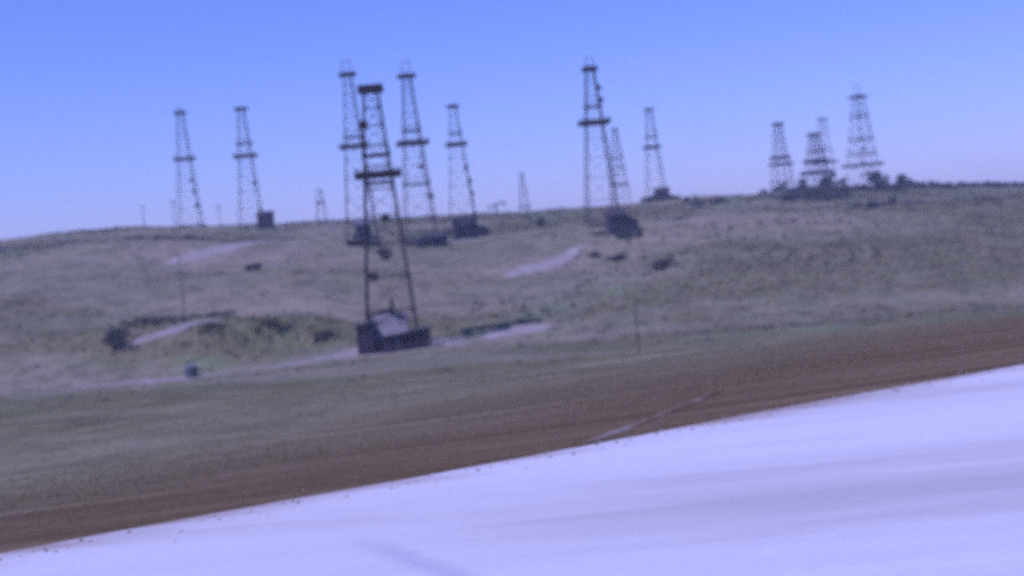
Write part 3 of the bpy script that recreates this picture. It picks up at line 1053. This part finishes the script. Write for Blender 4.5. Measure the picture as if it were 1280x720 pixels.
G1, G2 = 'trees on the right skyline', 'shrubs on the hillside'
plant('tree', 'dark tree left of the short three-stage derrick, at its foot', 1006, 470, 7, 6, G1)
plant('tree', 'dark tree right at the foot of the short three-stage derrick', 1036, 465, 8.5, 8.5, G1)
plant('tree', 'low tree between the three-stage derrick and the broad rightmost derrick', 1056, 455, 7, 5, G1)
plant('tree', 'rounded dark tree just right of the broad rightmost derrick', 1096, 430, 8, 7, G1)
plant('tree', 'dark tree at the right end of the skyline trees', 1124, 425, 8, 6.5, G1)
plant('tree', 'small dark tree at the foot of the derrick left of the right cluster', 978, 480, 7.5, 4.6, G1)
plant('shrub', 'wide dark shrub below the derrick left of the right cluster', 985, 400, 6.0, 2.6, G2)
plant('shrub', 'dark shrub below the short three-stage derrick', 1018, 405, 7.5, 3.0, G2)
plant('shrub', 'dark shrub below and right of the three-stage derrick', 1044, 410, 6.0, 2.4, G2)
plant('shrub', 'dark shrub lower on the right slope under the rightmost derrick', 1092, 318, 5.0, 2.6, G2)
plant('shrub', 'shrub near the right edge of the upper slope', 1116, 335, 4.4, 2.2, G2)
plant('shrub', 'dark bushy shrub beside the shed of the lone slender derrick', 818, 455, 5.0, 3.0, G2)
plant('shrub', 'low shrub at the foot of the pole with two crossarms', 872, 400, 4.4, 2.4, G2)
plant('shrub', 'low shrub at the foot of the second ridge pole', 900, 405, 5.4, 2.2, G2)
plant('shrub', 'small dark shrub on the bare slope left of centre-right derrick', 676, 330, 3.6, 3.2, G2)
plant('shrub', 'low shrub on the skyline right of the pump jack', 634, 480, 2.6, 1.6, G2)
plant('shrub', 'flat dark shrub below the splayed engine house', 772, 262, 5.0, 1.7, G2)
plant('shrub', 'flat dark shrub right of the bare pale dirt slope', 745, 268, 4.0, 1.2, G2)
plant('shrub', 'broad low shrub on the mid slope right of the pale dirt slope', 828, 246, 6.5, 2.0, G2)
plant('shrub', 'large dark shrub at the far left edge above the cut bank', 146, 205, 5.5, 4.4, G2)
plant('olive', 'low olive shrub right of the large dark one above the cut bank', 190, 218, 7, 1.7, G2)
plant('shrub', 'dark shrub on the left mid slope right of the tall thin pole', 316, 262, 5.0, 2.0, G2)
plant('olive', 'olive shrub at the right end of the valley mound, left of nearest derrick', 402, 199, 5.5, 1.1, G2)
plant('olive', 'low olive shrub on the middle of the left valley mound', 335, 203, 7, 0.9, G2)
plant('olive', 'low olive shrub on the left end of the valley mound', 262, 203, 6, 0.9, G2)
plant('shrub', 'dark shrub seen through the legs of the nearest derrick', 481, 290, 4.6, 3.4, G2)
plant('shrub', 'shrub beside the smaller dark shed on the middle hillside', 530, 316, 3.6, 2.6, G2)


def scatter_mesh(name, label, cat, pts, mat, maker):
    V, F = [], []
    off = 0
    for p in pts:
        v, f = maker(p)
        V.append(v)
        F += [tuple(off + i for i in q) for q in f]
        off += len(v)
    me = bpy.data.meshes.new(name)
    me.from_pydata(np.concatenate(V).tolist(), [], F)
    me.materials.append(mat); me.update()
    o = link(bpy.data.objects.new(name, me))
    return tag(o, label, cat, kind='stuff')


# low scrub all over the hillside (uncountable ground cover)
CL = []
for s in range(8):
    r = random.Random(s)
    lumps = [(r.uniform(-0.3, 0.3), r.uniform(-0.3, 0.3), r.uniform(0.15, 0.4), r.uniform(0.25, 0.4), r.uniform(0.15, 0.3)) for _ in range(3)]
    v, f = leaf_cloud(22, lumps, 0.20, 900 + s)
    CL.append((np.array(v), f))

sx_ = rng.uniform(-260, 260, 90000); sy_ = 34 + 512 * rng.uniform(0, 1, 90000) ** 0.85
keep = np.abs(sx_) < 0.46 * sy_ + 15
keep &= rng.uniform(0.0, 1.0, len(sx_)) < cover(sx_, sy_) ** 2 * (0.10 + 0.90 * sstep(160, 172, sy_))
sx_, sy_ = sx_[keep], sy_[keep]
print('scrub', len(sx_))
sz_ = hgt_arr(sx_, sy_)


def scrub_maker(p):
    x, y, z = p
    v, f = CL[random.randrange(8)]
    s = random.uniform(0.4, 1.2) * (0.45 + 0.0018 * y)
    a = random.uniform(0, 6.28)
    c, n = math.cos(a) * s, math.sin(a) * s
    w = np.empty_like(v)
    w[:, 0] = x + v[:, 0] * c - v[:, 1] * n
    w[:, 1] = y + v[:, 0] * n + v[:, 1] * c
    w[:, 2] = z - 0.08 + v[:, 2] * s * 0.6
    return w, f


scatter_mesh('scrub', 'low olive scrub covering the hillside', 'scrub', list(zip(sx_, sy_, sz_))[:17000], M_LEAF_OLIVE, scrub_maker)


# dark thicket along the right-hand ridge and round the sheds, one tangled mass
bp = []
for px0, px1, Y0, Y1, n, h in ((955, 1060, 395, 420, 260, 1.7), (990, 1290, 430, 470, 560, 2.2), (1060, 1290, 330, 350, 120, 1.2), (955, 1010, 475, 490, 90, 2.0),
                               (535, 610, 318, 334, 60, 1.5), (740, 800, 285, 296, 60, 1.4), (805, 850, 435, 450, 90, 1.8), (855, 920, 395, 430, 110, 1.5),
                               (140, 260, 335, 350, 90, 1.2), (0, 1290, 470, 515, 520, 0.9), (440, 475, 330, 345, 40, 1.6)):
    for _ in range(n):
        Yb = random.uniform(Y0, Y1); c, _p2 = on_land(random.uniform(px0, px1), Yb)
        if fbm(np.array(c.x), np.array(c.y), 11.0, 3) < -0.25: continue
        bp.append((c.x, c.y, c.z, h * random.uniform(0.5, 1.4)))


def brush_maker(p):
    x, y, z, s = p
    v, f = CL[random.randrange(8)]
    a = random.uniform(0, 6.28)
    c, n = math.cos(a) * s, math.sin(a) * s
    w = np.empty_like(v)
    w[:, 0] = x + v[:, 0] * c - v[:, 1] * n
    w[:, 1] = y + v[:, 0] * n + v[:, 1] * c
    w[:, 2] = z - 0.1 + v[:, 2] * s * 1.1
    return w, f


scatter_mesh('brush_thicket', 'tangled dark brush along the right ridge and round the sheds', 'brush', bp, M_LEAF_DARK, brush_maker)


mb = []
for px0, px1, Y0, Y1, n, h in ((225, 425, 199, 206, 130, 0.55), (150, 235, 214, 222, 80, 0.9), (235, 300, 224, 230, 50, 0.8), (590, 720, 205, 225, 60, 0.7), (720, 1100, 230, 300, 260, 0.8)):
    for _ in range(n):
        Yb = random.uniform(Y0, Y1); c, _p2 = on_land(random.uniform(px0, px1), Yb)
        mb.append((c.x, c.y, c.z, h * random.uniform(0.5, 1.4)))
scatter_mesh('mound_brush', 'soft olive brush on the valley mound and the right slope', 'brush', mb, M_LEAF_OLIVE, brush_maker)


# grass of the verge: dry brown by the road, olive farther down the slope
def blade_field(name, label, n, dlo, dhi, hlo, hhi, wid, mat, power):
    s = rng.uniform(-40, 70, n)
    d = dlo + (dhi - dlo) * rng.uniform(0, 1, n) ** power
    x = s * RD.x + d * RN.x; y = E0 + s * RD.y + d * RN.y
    k = (np.abs(x) < 0.46 * y + 3) & (y > 2)
    k &= rng.uniform(-1.0, 0.6, n) < fbm(x, y, 2.6, 3) * 1.1 + 0.1
    x, y = x[k], y[k]
    z = hgt_arr(x, y)
    m = len(x)
    a = rng.uniform(0, 2 * math.pi, m); h = rng.uniform(hlo, hhi, m)
    bx, by = np.cos(a) * wid, np.sin(a) * wid
    lx, ly = rng.normal(0, 1.1, m) * h, rng.normal(0, 1.1, m) * h
    V = np.empty((m, 3, 3))
    V[:, 0] = np.stack([x - bx, y - by, z - 0.03], -1)
    V[:, 1] = np.stack([x + bx, y + by, z - 0.03], -1)
    V[:, 2] = np.stack([x + lx, y + ly, z + h], -1)
    me = bpy.data.meshes.new(name)
    me.from_pydata(V.reshape(-1, 3).tolist(), [], np.arange(3 * m).reshape(-1, 3).tolist())
    me.materials.append(mat); me.update()
    tag(link(bpy.data.objects.new(name, me)), label, 'grass', kind='stuff')
    print(name, m)


blade_field('dry_grass', 'dry brown grass on the verge beside the road', 110000, 0.05, 9.0, 0.008, 0.030, 0.009, M_GRASS_DRY, 1.0)
blade_field('olive_grass', 'olive grass on the slope below the verge', 150000, 5.0, 75.0, 0.012, 0.055, 0.018, M_GRASS_OLIVE, 1.3)

# loose stones and clods along the road edge
M_STONE = simple_mat('roadside_stones', (0.22, 0.165, 0.10), (0.48, 0.43, 0.35), 0.9, 0.95, 0.1, island=True, obj_coord=False)
gs = []
for _ in range(1700):
    s_ = random.uniform(-14, 40); o_ = random.gauss(0.05, 0.38)
    q = Vector((0, E0, 0)) + RD * s_ + RN * o_
    z = 0.0 if o_ < 0 else hgt(q.x, q.y) + 0.02
    gs.append((q.x, q.y, z, random.uniform(0.005, 0.018)))
OCT = np.array([(1, 0, 0), (-1, 0, 0), (0, 1, 0), (0, -1, 0), (0, 0, 1), (0, 0, -1)], float)
OCF = [(0, 2, 4), (2, 1, 4), (1, 3, 4), (3, 0, 4), (2, 0, 5), (1, 2, 5), (3, 1, 5), (0, 3, 5)]


def stone_maker(p):
    v = OCT * rng.uniform(0.6, 1.3, (6, 1)) * p[3] * np.array([1.2, 1.0, 0.7])
    return v + np.array(p[:3]), OCF


scatter_mesh('loose_stones', 'loose stones and clods along the road edge', 'stones', gs, M_STONE, stone_maker)

# ------------------------------------------------------------------ haze
hz = MB().box(-1250, 1250, -70, 1215, float(GZ.min()) - 1.5, 62)
hm = bpy.data.materials.new('haze_air'); hm.use_nodes = True
hn = hm.node_tree; hn.nodes.clear()
ho = hn.nodes.new('ShaderNodeOutputMaterial'); hv = hn.nodes.new('ShaderNodeVolumePrincipled')
hv.inputs['Color'].default_value = (0.80, 0.87, 1.0, 1)
hv.inputs['Density'].default_value = 0.00027
hv.inputs['Anisotropy'].default_value = -0.15
hn.links.new(hv.outputs[0], ho.inputs['Volume'])
print('x extent', XS[0], XS[-1], 'z', GZ.min(), GZ.max())
haze = hz.build('haze', hm)
tag(haze, 'thin pale haze over the oil field', 'haze', kind='stuff')
